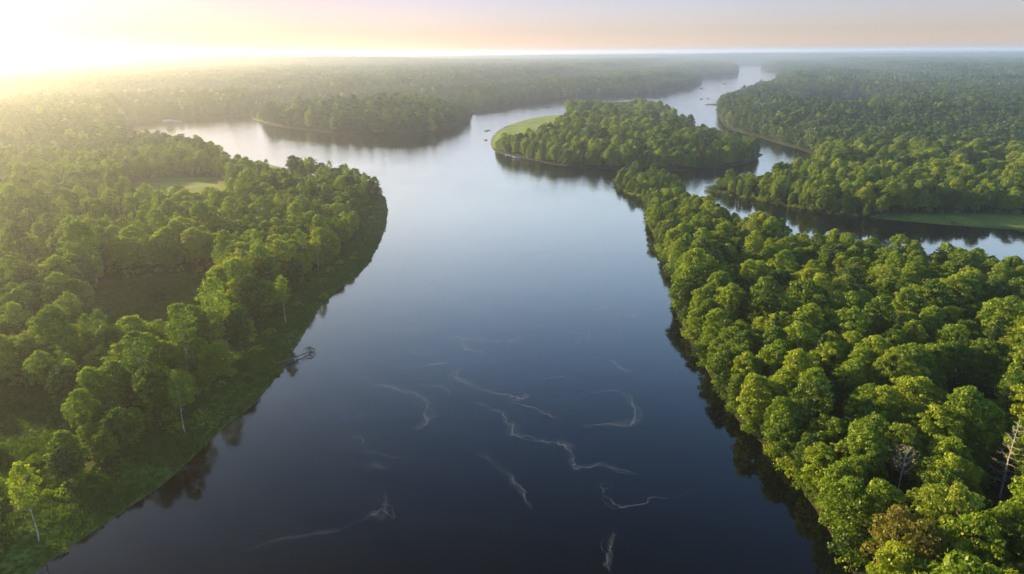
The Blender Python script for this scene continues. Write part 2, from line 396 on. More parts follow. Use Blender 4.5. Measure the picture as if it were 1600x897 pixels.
def lump_crown(seed, h, rx, z0, nl, leaf, per, kind='round', lump=(.9, 1.9)):
    """leaf clusters grouped in lumps on the outside of a crown"""
    rng = np.random.default_rng(seed); Cs, Ns = [], []
    if leaf < .6: nl = int(nl*1.9); lump = (lump[0]*.70, lump[1]*.70)
    zc = (z0+h)/2; hz = (h-z0)/2
    for i in range(nl):
        t = (i+.5)/nl
        cz = 1-1.75*t; th = i*2.39996+rng.normal(0, .35); sn = math.sqrt(max(0, 1-cz*cz))
        if kind == 'column': prof = .55+.45*math.sin(min(1, (1-cz)/1.6)*math.pi)
        elif kind == 'cone': prof = max(.08, (1-cz)/1.9); sn = 1
        elif kind == 'spread': prof = 1.0; cz = cz*.9+.1
        else: prof = 1.0
        rr_ = rng.uniform(.55, .98)*(1+.22*math.sin(3*th+seed)) if i > 3 else rng.uniform(.1, .6)
        r_l = rng.uniform(*lump)*(.75 if kind == 'cone' else 1)
        c = np.array([math.cos(th)*sn*rx*rr_*prof, math.sin(th)*sn*rx*rr_*prof, zc+cz*hz*rng.uniform(.8, 1.0)-r_l*.35])
        n = max(6, int(per*r_l*r_l))
        d = rng.normal(0, 1, (n, 3)); d[:, 2] = d[:, 2]*.85+.30; d /= np.linalg.norm(d, axis=1, keepdims=True)
        fl = np.array([1.1, 1.1, .54])
        P = c+d*fl*r_l*(1-.22*rng.random((n, 1))**2)*(1+.07*rng.normal(0, 1, (n, 1)))
        Cs.append(P); Ns.append(d)
    C = np.concatenate(Cs); Nn = np.concatenate(Ns)
    return leaf_quads(C, Nn, leaf, rng, .38)

def quads(n): return np.arange(n*4).reshape(n, 4)

def tube(pts, r0, r1, sides=6):
    V = []; Fc = []; n = len(pts); pts = [Vector(p) for p in pts]
    for i, p in enumerate(pts):
        d = (pts[min(i+1, n-1)]-pts[max(i-1, 0)]).normalized()
        a = d.cross(Vector((0, 1, 0.02))).normalized(); b = d.cross(a)
        r = r0+(r1-r0)*i/(n-1)
        for k in range(sides):
            t = 2*math.pi*k/sides; V.append(p+(a*math.cos(t)+b*math.sin(t))*r)
    for i in range(n-1):
        for k in range(sides):
            Fc.append((i*sides+k, i*sides+(k+1) % sides, (i+1)*sides+(k+1) % sides, (i+1)*sides+k))
    return [tuple(v) for v in V], Fc

def join_tubes(ts):
    V, Fc = [], []
    for v, f in ts:
        o = len(V); V += v; Fc += [tuple(i+o for i in q_) for q_ in f]
    return V, Fc

def trunk_mesh(name, seed, h, rx, z0, r0, mat, bare=False, twigs=0):
    rng = random.Random(seed); ts = []
    lean = (rng.uniform(-.04, .04), rng.uniform(-.04, .04))
    ax = lambda z: Vector((lean[0]*z+.12*math.sin(z*.5+seed), lean[1]*z+.12*math.cos(z*.4+seed), z))
    top = h*.93
    ts.append(tube([ax(-1.0 if i == 0 else top*i/8) for i in range(9)], r0, r0*.22, 7))
    nb = 16 if bare else 7
    for i in range(nb):
        z = z0+(top-z0)*(i+.4)/nb*(.95); b = ax(z); a = i*2.4+rng.random()
        L = rx*(.85-.45*i/nb)*rng.uniform(.7, 1.05)*(.75 if bare else 1)
        up = rng.uniform(.25, .7) if not bare else rng.uniform(1.0, 1.8)
        pts = [b+Vector((math.cos(a)*L*t, math.sin(a)*L*t, L*up*(t**1.4))) for t in (0, .35, .7, 1)]
        ts.append(tube(pts, r0*.34, r0*.08, 5))
        for k in range(twigs):
            t = rng.uniform(.3, .95); s = b+Vector((math.cos(a)*L*t, math.sin(a)*L*t, L*up*(t**1.4)))
            a2 = a+rng.choice((-1, 1))*rng.uniform(.5, 1.1); l2 = L*.4*rng.uniform(.5, 1)
            ts.append(tube([s, s+Vector((math.cos(a2)*l2*.5, math.sin(a2)*l2*.5, l2*.25)), s+Vector((math.cos(a2)*l2, math.sin(a2)*l2, l2*.3))], r0*.11, r0*.04, 4))
    V, Fc = join_tubes(ts); return mesh_np(name, V, Fc, mat, True)

# near kinds: (crown mesh, trunk mesh)
KINDS = {}
def add_kind(key, seed, h, rx, z0, nl, leaf, per, kind, mat, r0=.26, bark=M_BARK, lump=(.9, 1.9)):
    V = lump_crown(seed, h, rx, z0, nl, leaf, per, kind, lump)
    cm = mesh_np(key+'_crown', V, quads(len(V)//4), mat, False)
    tm = trunk_mesh(key+'_trunk', seed, h, rx, z0, r0, bark)
    KINDS[key] = (cm, tm)
for i in range(6):
    hh = [17, 19, 16, 20, 18, 15][i]; rx = [4.6, 5.0, 5.2, 4.6, 5.6, 4.2][i]
    add_kind('broadleaf%d' % i, 100+i, hh, rx, hh*.22, [58, 64, 60, 70, 74, 48][i], .50, 62, 'round', M_LEAF)
for i in range(3):
    add_kind('bankside%d' % i, 130+i, [15, 17, 13][i], [4.2, 4.6, 3.8][i], .6, [72, 80, 60][i], .50, 62, 'round', M_LEAF, lump=(.8, 1.7))
add_kind('birch0', 140, 22, 3.1, 9, 42, .42, 50, 'column', M_LEAF, .17, M_BIRCH, (.7, 1.4))
add_kind('birch1', 141, 19, 2.8, 7, 38, .42, 50, 'column', M_LEAF, .16, M_BIRCH, (.7, 1.4))
add_kind('column0', 142, 17, 1.9, 3, 46, .42, 66, 'column', M_YOUNG, .2, M_BARK, (.5, 1.1))
add_kind('rust0', 143, 15, 3.6, 2, 50, .42, 62, 'round', M_RUST, .2, M_BARK, (.6, 1.4))
add_kind('young0', 144, 15, 4.4, 2.5, 60, .46, 62, 'round', M_YOUNG, .22, M_BARK, (.7, 1.6))
add_kind('young1', 145, 18, 4.8, 3, 66, .46, 62, 'round', M_YOUNG, .24, M_BARK, (.7, 1.7))
add_kind('dark0', 146, 20, 3.6, 2.5, 66, .45, 62, 'cone', M_DARKL, .24, M_BARK, (.6, 1.3))
add_kind('dark1', 147, 17, 4.6, 3.5, 56, .50, 62, 'round', M_DARKL, .24)

# ---- prototypes of the woods' repeated trees; they live in no collection of the scene
def merged_proto(name, parts):
    """parts: (crown verts, mat index) -> one mesh object"""
    o = bpy.data.objects.new(name, parts); return o
def far_tree(seed, h, rx, nl=16, leaf=1.35, per=9, z0=2):
    V = lump_crown(seed, h, rx, z0, nl, leaf, per, 'round', (1.5, 2.6)); return V

def proto_collection(name, meshes):
    c = bpy.data.collections.new(name)
    for i, m in enumerate(meshes):
        o = bpy.data.objects.new('%s_%02d' % (name, i), m); c.objects.link(o)
    return c
def join_meshes(name, cm, tm):
    n1 = len(cm.vertices); V = np.zeros(n1*3, np.float32); cm.vertices.foreach_get('co', V)
    n2 = len(tm.vertices); V2 = np.zeros(n2*3, np.float32); tm.vertices.foreach_get('co', V2)
    F1 = np.arange(n1).reshape(-1, 4); F2 = np.array([list(p.vertices) for p in tm.polygons])+n1
    me = mesh_np(name, np.concatenate([V, V2]).reshape(-1, 3), np.concatenate([F1, F2]), [cm.materials[0], tm.materials[0]])
    mi = np.zeros(len(F1)+len(F2), np.int32); mi[len(F1):] = 1; me.polygons.foreach_set('material_index', mi); return me

near_keys = ['broadleaf%d' % i for i in range(6)]+['bankside%d' % i for i in range(3)]+['young0', 'young1', 'dark0', 'dark1', 'birch1', 'rust0']
P_NEAR = proto_collection('tree_near', [join_meshes('wood_tree_%02d' % i, *KINDS[k]) for i, k in enumerate(near_keys)])
mid = []
for i in range(6):
    V = lump_crown(200+i, 17+i % 3, 4.9, 1.0, 26, .95, 17, 'round', (1.2, 2.3)); mid.append(mesh_np('wood_mid_%d' % i, V, quads(len(V)//4), M_FARL))
V = lump_crown(209, 19, 3.4, 1.0, 28, .9, 17, 'cone', (.9, 1.7)); mid.append(mesh_np('wood_mid_dark', V, quads(len(V)//4), M_DARKL))
V = lump_crown(210, 17, 4.6, 1.0, 26, .95, 17, 'round', (1.2, 2.1)); mid.append(mesh_np('wood_mid_young', V, quads(len(V)//4), M_YOUNG))
P_MID = proto_collection('tree_mid', mid)
far = []
for i in range(4):
    rng = np.random.default_rng(300+i); Vs = []
    for a in range(4):
        for b in range(4):
            V = lump_crown(310+i*16+a*4+b, rng.uniform(12, 20), rng.uniform(4.3, 5.8), 2, 8, 2.6, 3.4, 'round', (1.8, 3.0))
            V = V+np.array([(a-1.5)*8.5+rng.normal(0, 1.6), (b-1.5)*8.5+rng.normal(0, 1.6), 0]); Vs.append(V)
    V = np.concatenate(Vs); far.append(mesh_np('wood_patch_%d' % i, V, quads(len(V)//4), M_FARL))
P_FAR = proto_collection('wood_patch', far)

def scatter(name, P, proto, rot, scale, coll, label, cat, root_mesh=None):
    me = bpy.data.meshes.new(name); me.vertices.add(len(P)); me.vertices.foreach_set('co', np.asarray(P, np.float32).ravel())
    a = me.attributes.new('proto', 'INT', 'POINT'); a.data.foreach_set('value', np.asarray(proto, np.int32))
    a = me.attributes.new('turn', 'FLOAT_VECTOR', 'POINT'); a.data.foreach_set('vector', np.asarray(rot, np.float32).ravel())
    a = me.attributes.new('size', 'FLOAT_VECTOR', 'POINT'); a.data.foreach_set('vector', np.asarray(scale, np.float32).ravel())
    me.update(); o = link(name, me)
    g = bpy.data.node_groups.new(name+'_nodes', 'GeometryNodeTree')
    g.interface.new_socket('Geometry', in_out='INPUT', socket_type='NodeSocketGeometry'); g.interface.new_socket('Geometry', in_out='OUTPUT', socket_type='NodeSocketGeometry')
    ns, ls = g.nodes, g.links
    gi = ns.new('NodeGroupInput'); go = ns.new('NodeGroupOutput'); ip = ns.new('GeometryNodeInstanceOnPoints'); ci = ns.new('GeometryNodeCollectionInfo')
    ci.inputs['Collection'].default_value = coll; ci.inputs['Separate Children'].default_value = True; ci.inputs['Reset Children'].default_value = True
    def attr(n, t):
        x = ns.new('GeometryNodeInputNamedAttribute'); x.data_type = t; x.inputs['Name'].default_value = n
        return [s for s in x.outputs if s.enabled and s.name == 'Attribute'][0]
    ls.new(gi.outputs[0], ip.inputs['Points']); ls.new(ci.outputs[0], ip.inputs['Instance']); ip.inputs['Pick Instance'].default_value = True
    ls.new(attr('proto', 'INT'), ip.inputs['Instance Index']); ls.new(attr('turn', 'FLOAT_VECTOR'), ip.inputs['Rotation']); ls.new(attr('size', 'FLOAT_VECTOR'), ip.inputs['Scale'])
    ls.new(ip.outputs[0], go.inputs[0])
    mod = o.modifiers.new('scatter', 'NODES'); mod.node_group = g
    return tag(o, label, cat, kind='stuff')

# ------------------------------------------------------------------ where trees stand
def jitter_grid(sp, r0, r1, amin, amax, jit=.42):
    n = int(r1/sp)+1
    i, j = np.meshgrid(np.arange(-n, n+1), np.arange(-2, int(n/.87)+2), indexing='ij')
    x = (i+.5*(j % 2))*sp; y = j*sp*.87
    x = x.ravel()+RNG.uniform(-jit, jit, x.size)*sp; y = y.ravel()+RNG.uniform(-jit, jit, y.size)*sp
    r = np.hypot(x, y); a = np.degrees(np.arctan2(x, y))
    m = (r > r0) & (r < r1) & (a > amin) & (a < amax)
    return np.stack([x[m], y[m]], 1)

TP = jitter_grid(4.75, 62, 1500, -60, 47)
sd, isl = land_sd(TP); gl = glade_sd(TP)
left = (TP[:, 0] < 0) & (TP[:, 1] < 560) & (isl > 0)
edge = np.where(left, 10.5+4*vnoise(TP[:, 0], TP[:, 1], 25, 30), .7)
edge = np.where(TP[:, 1] > 560, 3.0, edge)
edge = np.where(left & (np.hypot(TP[:, 0], TP[:, 1]) > 402), 1.2, edge)
keep = (sd > edge) & (gl > 2.0)
# the woods thin out in places
thin = vnoise(TP[:, 0], TP[:, 1], 34, 31)
keep &= ~((thin < .2) & (RNG.random(len(TP)) < .55) & (sd > 12))
keep &= ~(left & (RNG.random(len(TP)) < .12))
TP, sd, isl, left = TP[keep], sd[keep], isl[keep], left[keep]
TZ = height(TP, sd, isl)
r = np.hypot(TP[:, 0], TP[:, 1])
n = len(TP); rnd = RNG.random(n); rnd2 = RNG.random(n)
size = RNG.uniform(.42, .84, n)*(.86+.3*vnoise(TP[:, 0], TP[:, 1], 45, 32))
size = np.where(RNG.random(n) < .07, size*1.25, size)
size = np.where((r > 400) & left, size*.85, size)                     # lower trees on the far side of the left land
pxs, pys = project(np.c_[TP, np.zeros(n)])[:2]
size = np.where((pxs > 1000) & (pxs < 1160) & (r > 300) & (r <= 400), size*.72, size)
size = np.where((pxs > 1130) & (r > 245) & (r <= 335) & (isl > 0) & (TP[:, 1] < 330), size*.8, size)
hl = (pxs > 395) & (pxs < 745) & (TP[:, 1] > 600)
size = np.where(hl & (r < 930), size*1.3, np.where(hl & (r < 1250), size*.5, size))
size = np.where((pxs > 1000) & (r > 380) & (r < 520) & (isl > 0), size*.85, size)
size = np.where((pxs > 940) & (pxs < 1210) & (r > 395) & (r < 470) & (isl > 0), size*.62, size)   # the low spit
kind_key = np.empty(n, object)
stand = vnoise(TP[:, 0], TP[:, 1], 60, 33)
for i in range(n):
    u = rnd[i]
    if left[i]:
        if sd[i] < 20: k = ('bankside0', 'bankside1', 'broadleaf2', 'dark1', 'birch1', 'broadleaf5')[int(rnd2[i]*6)]
        elif u < .10: k = 'birch1'
        elif u < .20: k = 'dark0' if stand[i] > .45 else 'dark1'
        elif u < .30: k = 'young1'
        else: k = 'broadleaf%d' % int(rnd2[i]*6)
    else:
        if sd[i] < 7: k = ('bankside0', 'bankside1', 'bankside2', 'bankside0', 'bankside1', 'young0')[int(rnd2[i]*6)]
        elif u < .06: k = 'dark0' if stand[i] > .5 else 'dark1'
        elif u < .20: k = 'young%d' % int(rnd2[i]*2)
        elif u < .23: k = 'rust0'
        else: k = 'broadleaf%d' % int(rnd2[i]*6)
    kind_key[i] = k
size = np.where((sd < 7) & ~left, size*1.12, size)
rotz = RNG.uniform(0, 6.283, n)

# ------------------------------------------------------------------ single trees (the nearest in view)
def ground_z(x, y):
    p = np.array([[x, y]]); s, i_ = land_sd(p); return float(height(p, s, i_)[0])

cx, cy, dep = project(np.c_[TP, TZ+12*size])
bx, by, _ = project(np.c_[TP, TZ])
inview = (cx > -25) & (cx < 1625) & (cy > 0) & (cy < 925) & (dep > 0)
# keep clear of the trees placed one by one
SPECIAL = [  # kind, photo position of the foot, size
    ('birch0', 345, 560, 1.10), ('birch0', 297, 602, 1.05), ('birch1', 356, 545, .95), ('birch0', 233, 648, 1.0), ('birch1', 58, 838, .85),
    ('birch1', 447, 502, .85), ('birch1', 288, 672, .8), ('column0', 1563, 668, 1.0), ('rust0', 1388, 905, 1.0), ('rust0', 1425, 925, .95),
    ('young1', 385, 470, 1.05)]
SP_XY = np.array([ground_point(px, py, 2) for _, px, py, _ in SPECIAL])
DEAD = [('dead_conifer', 1562, 775), ('dead_broadleaf', 1402, 775)]
DEAD_XY = [ground_point(px, py, 2) for _, px, py in DEAD]
allsp = np.concatenate([SP_XY, np.array(DEAD_XY)])
dd = np.min(np.linalg.norm(TP[:, None, :]-allsp[None], axis=2), axis=1)
ok = dd > 4.2
# room to see the bare trees: thin what stands between them and the camera
for (x, y) in DEAD_XY:
    u = np.array([x, y]); L = np.linalg.norm(u); u = u/L
    al = TP @ u; ac = np.abs(TP[:, 0]*u[1]-TP[:, 1]*u[0])
    ok &= ~((al < L+4) & (al > L-15) & (ac < 3.6+.1*(L-al)))
order = np.argsort(np.where(inview & ok, dep, 1e9))
NS = 292
single = np.zeros(n, bool); single[order[:NS]] = True

# words that tell the single trees apart
DESC = {'broadleaf': 'rounded mid green', 'bankside': 'low-skirted leafy green', 'birch': 'slender pale-trunked', 'column': 'narrow upright',
        'rust': 'rusty olive-brown', 'young': 'bright yellow-green', 'dark0': 'dark pointed', 'dark1': 'dark green rounded'}
def landmark(x, y, sdv, px, py, isleft):
    out = []
    if isleft:
        if sdv < 20: a = 'edging the left grass strip'
        elif 120 < px < 420 and 380 < py < 620: a = 'around the left bank glade'
        elif px < 180 and py > 600: a = 'by the lower left glade'
        elif py < 400: a = 'in the hazy upper left wood'
        else: a = 'inside the shaded left wood'
    else:
        if sdv < 7: a = 'in the right waterside row'
        elif sdv < 16: a = 'behind the right waterside row'
        elif px > 1380 and 560 < py < 800: a = 'around the right wood\'s pool'
        elif px > 1300 and py >= 800: a = 'in the lower right corner'
        elif py < 560: a = 'in the upper right wood'
        else: a = 'inside the right wood'
    return a

def make_tree(name, key, loc, rz, s, label, cat, group):
    root = bpy.data.objects.new(name, None); COL.objects.link(root); root.empty_display_size = 1
    root.location = loc; root.rotation_euler = (0, 0, rz); root.scale = (s, s, s)
    tag(root, label, cat, group)
    link('trunk', KINDS[key][1], root); link('crown', KINDS[key][0], root)
    return root
def kname(k):
    return {'birch': 'birch_tree', 'column': 'columnar_tree', 'rust': 'rusty_tree', 'dark0': 'conifer_tree'}.get(k.rstrip('01') if k.startswith(('birch', 'rust', 'column')) else k, 'broadleaf_tree')
def kdesc(k):
    return DESC.get(k) or DESC[k.rstrip('0123456789')]
sing = [i for i in np.where(single)[0]]
sing.sort(key=lambda i: -cy[i])
import collections
buckets = collections.defaultdict(list)
for i in sing:
    key = kind_key[i]; d = kdesc(key)
    big = 'small ' if size[i] < .56 else ('large ' if size[i] > .84 else '')
    buckets[(big+d, landmark(TP[i, 0], TP[i, 1], sd[i], cx[i], cy[i], left[i]))].append(i)
ORD = ['lowest', 'second lowest', 'third lowest', 'fourth lowest', 'fifth lowest', 'sixth lowest', 'seventh lowest', 'eighth lowest', 'ninth lowest', 'tenth lowest']
ENDS = ['topmost', 'second from the top', 'third from the top', 'fourth from the top', 'fifth from the top', 'sixth from the top', 'seventh from the top', 'eighth from the top', 'ninth from the top', 'tenth from the top']
for (d, a), ids in buckets.items():
    m_ = len(ids)
    for j, i in enumerate(ids):
        if m_ == 1: lab = '%s tree %s' % (d, a)
        elif j < (m_+1)//2 and j < 10: lab = '%s tree %s, %s' % (d, a, ORD[j])
        elif m_-1-j < 10: lab = '%s tree %s, %s' % (d, a, ENDS[m_-1-j])
        else: lab = '%s tree %s, between its highest and lowest' % (d, a)
        grp = 'trees on the left bank' if left[i] else 'trees on the right bank'
        make_tree(kname(kind_key[i]), kind_key[i], (TP[i, 0], TP[i, 1], TZ[i]-.2), rotz[i], size[i], lab, 'tree', grp)

SP_LABEL = ['tall white-trunked birch right of the shaded glade, the tallest there', 'tall birch with bare white double stem below the shaded glade',
    'shorter birch tucked beside the tallest white-trunked one', 'thin birch with long pale trunk in shade above the left grass strip',
    'small pale-stemmed birch in the lower left corner by the water', 'pale-stemmed tree by the bend of the left grass strip',
    'small thin birch nearest the grass strip, mid left bank', 'narrow upright yellow-green tree standing above the small pool',
    'rusty olive tree by the water at lower right', 'rusty olive tree at the very bottom of the right bank', 'bright yellow-green tree rising above the shaded glade']
for (k, px, py, s), (x, y), lab in zip(SPECIAL, SP_XY, SP_LABEL):
    make_tree(kname(k), k, (x, y, ground_z(x, y)-.2), px*.7, s, lab, 'tree', 'trees on the left bank' if px < 800 else 'trees on the right bank')

# the bare dead conifer and the pale dead broadleaf
rg = random.Random(5)
V, Fc = tube([(0, 0, -1), (.05, 0, 4), (0, .1, 8), (.1, .1, 12), (.15, 0, 15.5)], .19, .03, 7)
tr_m = mesh_np('dead_trunk', V, Fc, M_DEAD, True)
ts = []
for i in range(46):
    z = 3+11.8*i/46; L = (3.6*(1-(z-2)/15)+.5)*rg.uniform(.6, 1.1); a = i*2.4+rg.random()*.8
    ts.append(tube([(0, 0, z), (math.cos(a)*L*.5, math.sin(a)*L*.5, z+L*.10), (math.cos(a)*L, math.sin(a)*L, z+L*.34)], .042, .012, 4))
    for k in range(4):
        t = rg.uniform(.35, .9); a2 = a+rg.choice((-.8, .8)); l2 = L*.3
        ts.append(tube([(math.cos(a)*L*t, math.sin(a)*L*t, z+L*.2*t), (math.cos(a)*L*t+math.cos(a2)*l2, math.sin(a)*L*t+math.sin(a2)*l2, z+L*.2*t+l2*.3)], .03, .015, 3))
V, Fc = join_tubes(ts); br_m = mesh_np('dead_branches', V, Fc, M_DEAD, True)
x, y = DEAD_XY[0]
root = bpy.data.objects.new('dead_tree', None); COL.objects.link(root); root.location = (x, y, ground_z(x, y)); root.scale = (1.05,)*3
tag(root, 'bare silvery dead conifer with fishbone branches standing right of the pale budding tree', 'dead tree')
link('trunk', tr_m, root); link('branches', br_m, root)
x, y = DEAD_XY[1]
root = bpy.data.objects.new('dead_tree', None); COL.objects.link(root); root.location = (x, y, ground_z(x, y)); root.scale = (.78,)*3
tag(root, 'half-bare pale tree with upswept whitish twigs among green crowns', 'dead tree')
link('trunk', trunk_mesh('pale_trunk', 9, 15, 4.6, 6, .2, M_DEAD, True, 9), root)
V = lump_crown(77, 14.5, 3.8, 8, 26, .26, 22, 'spread', (.4, .9)); link('crown', mesh_np('pale_crown', V, quads(len(V)//4), M_PALE), root)

# ------------------------------------------------------------------ the rest of the woods
rest = ~single & (dd > 4.2) & (ok | ~inview)
NK = {k: i for i, k in enumerate(near_keys)}
isle = isl <= 0
nearm = rest & (r < 620) & ~isle
pr = np.array([NK.get(k, 0) for k in kind_key])
rot = np.c_[RNG.normal(0, .03, n), RNG.normal(0, .03, n), rotz]
sc3 = np.c_[size*RNG.uniform(.9, 1.15, n), size*RNG.uniform(.9, 1.15, n), size*RNG.uniform(.85, 1.2, n)]
P3 = np.c_[TP, TZ-.2]
def sub(m, pr_, name, coll, label, cat): return scatter(name, P3[m], pr_[m], rot[m], sc3[m], coll, label, cat)
sub(nearm, pr, 'woodland', P_NEAR, 'dense green broadleaf woods covering both banks beyond the nearest trees', 'woods')
isle_m = rest & isle
sub(isle_m, pr, 'island_wood', P_NEAR, 'rounded green wood covering the river island', 'woods')
midp = np.minimum((rnd2*6.0).astype(int), 5); midp = np.where(rnd < .05, 6, midp); midp = np.where((rnd > .05) & (rnd < .13), 7, midp)
sub(rest & ~isle & (r >= 620), midp, 'middle_forest', P_MID, 'continuous forest on the headlands beyond the river bends', 'forest')

FP = jitter_grid(31, 1500, 9500, -46, 46, .3)
fsd, fisl = land_sd(FP); k = (fsd > 16)
k &= ~((vnoise(FP[:, 0], FP[:, 1], 240, 40) < .08) & (vnoise(FP[:, 0], FP[:, 1], 70, 41) < .5))
FP, fsd, fisl = FP[k], fsd[k], fisl[k]
# a closer fringe of single trees keeps the far shores crisp
n2 = len(FP)
fz = height(FP, fsd, fisl)
s2 = RNG.uniform(.85, 1.15, n2)
fr = np.hypot(FP[:, 0], FP[:, 1]); fac = 1+.25*ss(fr, 4000, 9000)
scatter('far_forest', np.c_[FP, fz-.5], (RNG.random(n2)*4).astype(int), np.c_[np.zeros(n2), np.zeros(n2), np.round(RNG.random(n2)*4)*1.5708], np.c_[s2*fac, s2*fac, s2*RNG.uniform(.8, 1.2, n2)], P_FAR,
        'hazy forest stretching to the horizon', 'forest')
EP = jitter_grid(8, 1500, 4700, -12, 26, .4)
esd, eisl = land_sd(EP); k = (esd > 2) & (esd < 20); EP, esd, eisl = EP[k], esd[k], eisl[k]; n3 = len(EP)
ez = height(EP, esd, eisl); s3 = RNG.uniform(.8, 1.1, n3)
scatter('far_shore_wood', np.c_[EP, ez-.3], (RNG.random(n3)*6).astype(int), np.c_[np.zeros((n3, 2)), RNG.random(n3)*6.28], np.c_[s3, s3, s3], P_MID, 'trees lining the far reach of the river', 'forest')

# undergrowth along the water and in the gaps
V = lump_crown(400, 2.2, 1.7, .1, 12, .34, 70, 'round', (.5, .9)); b1 = mesh_np('bush_a', V, quads(len(V)//4), M_LEAF)
V = lump_crown(401, 3.4, 1.9, .1, 16, .38, 60, 'round', (.5, 1.0)); b2 = mesh_np('bush_b', V, quads(len(V)//4), M_DARKL)
V = lump_crown(402, 1.5, 1.9, .0, 9, .32, 60, 'round', (.5, .8)); b3 = mesh_np('bush_c', V, quads(len(V)//4), M_LEAF)
P_BUSH = proto_collection('bush', [b1, b2, b3])
BP = jitter_grid(2.5, 62, 470, -50, 45, .45)
bsd, bisl = land_sd(BP); bgl = glade_sd(BP)
bl = BP[:, 0] < 0
pr_ = np.where(bl, np.where(bsd < 9, .05, np.where(bsd < 17, .30, .20)), np.where(bsd < 4, 1.0, .08))
pr_ = pr_*np.where(bgl < 1, .04, 1.0)
k = (bsd > np.where(bl, .6, -.6)) & (RNG.random(len(BP)) < pr_) & (BP[:, 1] < 560); BP, bsd, bisl = BP[k], bsd[k], bisl[k]; nb = len(BP)
bs = RNG.uniform(.5, 1.25, nb)
scatter('undergrowth', np.c_[BP, height(BP, bsd, bisl)-.1], (RNG.random(nb)*3).astype(int), np.c_[np.zeros((nb, 2)), RNG.random(nb)*6.28], np.c_[bs, bs, bs*RNG.uniform(.8, 1.2, nb)], P_BUSH,
        'low bushes and undergrowth along the banks', 'undergrowth')

# grass of the left strip and the glades
rng = np.random.default_rng(5); T = 46
bc = np.c_[rng.normal(0, .45, (T, 2)), np.zeros(T)]; ang = rng.random(T)*6.283; hgt = rng.uniform(.25, .6, T); wd = rng.uniform(.05, .10, T)
u = np.c_[np.cos(ang), np.sin(ang), np.zeros(T)]; ln = np.c_[rng.normal(0, .18, (T, 2)), hgt]
V = np.stack([bc-u*wd[:, None], bc+u*wd[:, None], bc+ln+u*wd[:, None]*.3, bc+ln-u*wd[:, None]*.3], 1).reshape(-1, 3)
g1 = mesh_np('grass_tuft', V, quads(T), M_GRASSB)
P_GR = proto_collection('tuft', [g1])
GPp = jitter_grid(.95, 62, 420, -50, 0, .48)
m_ = np.ones(len(GPp), bool); gs, gi_ = land_sd(GPp[m_]); gg = glade_sd(GPp)
k = (gs > .4) & ((gs < 16) | (gg < 1)); GPp, gs, gi_ = GPp[k], gs[k], gi_[k]; ng = len(GPp)
s_ = RNG.uniform(.5, 1.2, ng)*(.6+.8*vnoise(GPp[:, 0], GPp[:, 1], 7, 50))
scatter('grass', np.c_[GPp, height(GPp, gs, gi_)], np.zeros(ng), np.c_[np.zeros((ng, 2)), RNG.random(ng)*6.28], np.c_[s_, s_, s_], P_GR, 'short green grass on the left bank strip and glades', 'grass')

# ------------------------------------------------------------------ small things by and in the water
def rock(name, px, py, sx, sy, sz, seed, label):
    import bmesh
    bm = bmesh.new(); bmesh.ops.create_icosphere(bm, subdivisions=3, radius=1)
    for v in bm.verts:
        d = mnoise.noise(v.co*1.3+Vector((seed*3.1, 0, 0)))*.45+mnoise.noise(v.co*3.5+Vector((seed, 5, 0)))*.15
        v.co = v.co*(1+d); v.co.x *= sx; v.co.y *= sy; v.co.z *= sz
    me = bpy.data.meshes.new(name); bm.to_mesh(me); bm.free(); me.materials.append(M_ROCK)
    x, y = ground_point(px, py); o = link(name, me, None, (x, y, 0)); o.rotation_euler.z = seed
    return tag(o, label, 'rock', 'rocks in the river')
rock('rock', 762, 204.5, 4.5, 2.4, 1.0, 1, 'low dark rock in open water left of the island, upper of two')
rock('rock', 758, 219, 3.4, 2.0, .9, 2, 'small dark rock just off the island\'s grassy tip')
rock('rock', 1112, 163.5, 12, 4, 1.6, 3, 'flat dark rock at the point of the far right headland')
rock('rock', 1095, 155, 6, 3, 1.4, 4, 'left of two low rocks in the reach above the island')
rock('rock', 1105, 154, 4, 3, 1.3, 5, 'right of two low rocks in the reach above the island')
rock('rock', 1126, 170.5, 8, 3, 1.6, 6, 'dark rock under the far right headland trees')
rock('rock', 1131, 131, 7, 4, 2.6, 7, 'tiny distant rock in the far reach of the river')
rock('rock', 1096.5, 139, 6, 4, 2.4, 8, 'reddish speck of rock off the tip of the far left shore')
rock('rock', 262, 189, 8, 5, 1.8, 9, 'dark rock at the hazy left end of the water')
rock('rock', 276, 190, 5, 3, 1.6, 10, 'small dark rock right of the bigger one at the hazy left end')
# rock('rock', 612, 207.5, 15, 3, .45, 11, 'long low dark gravel bar under the left headland')

# fallen tree reaching into the river from the left bank
x0, y0 = ground_point(446, 568); x1, y1 = ground_point(492, 548)
root = bpy.data.objects.new('fallen_tree', None); COL.objects.link(root); root.location = (x0, y0, 0)
tag(root, 'fallen tree reaching from the left grass strip into the river', 'fallen tree')
dx, dy = x1-x0, y1-y0
V, Fc = tube([(-.25*dx, -.25*dy, 1.3), (0, 0, .9), (.5*dx, .5*dy, .5), (dx, dy, .15)], .22, .06, 6)
link('trunk', mesh_np('fallen_trunk', V, Fc, M_BARK, True), root)
ts = []; rg = random.Random(3)
for i in range(26):
    t = rg.uniform(.35, 1); b = Vector((dx*t, dy*t, .6-.4*t)); a = rg.uniform(0, 6.28); L = rg.uniform(.8, 2.2)
    ts.append(tube([b, b+Vector((math.cos(a)*L*.5, math.sin(a)*L*.5, L*.35)), b+Vector((math.cos(a)*L, math.sin(a)*L, L*.5))], .05, .015, 4))
V, Fc = join_tubes(ts); link('branches', mesh_np('fallen_branches', V, Fc, M_BARK, True), root)
Vl = lump_crown(55, 2.0, 1.5, .1, 9, .3, 30, 'round', (.4, .8)); Vl = Vl+np.array([dx*.8, dy*.8, 0])
link('crown', mesh_np('fallen_crown', Vl, quads(len(Vl)//4), M_DARKL), root)

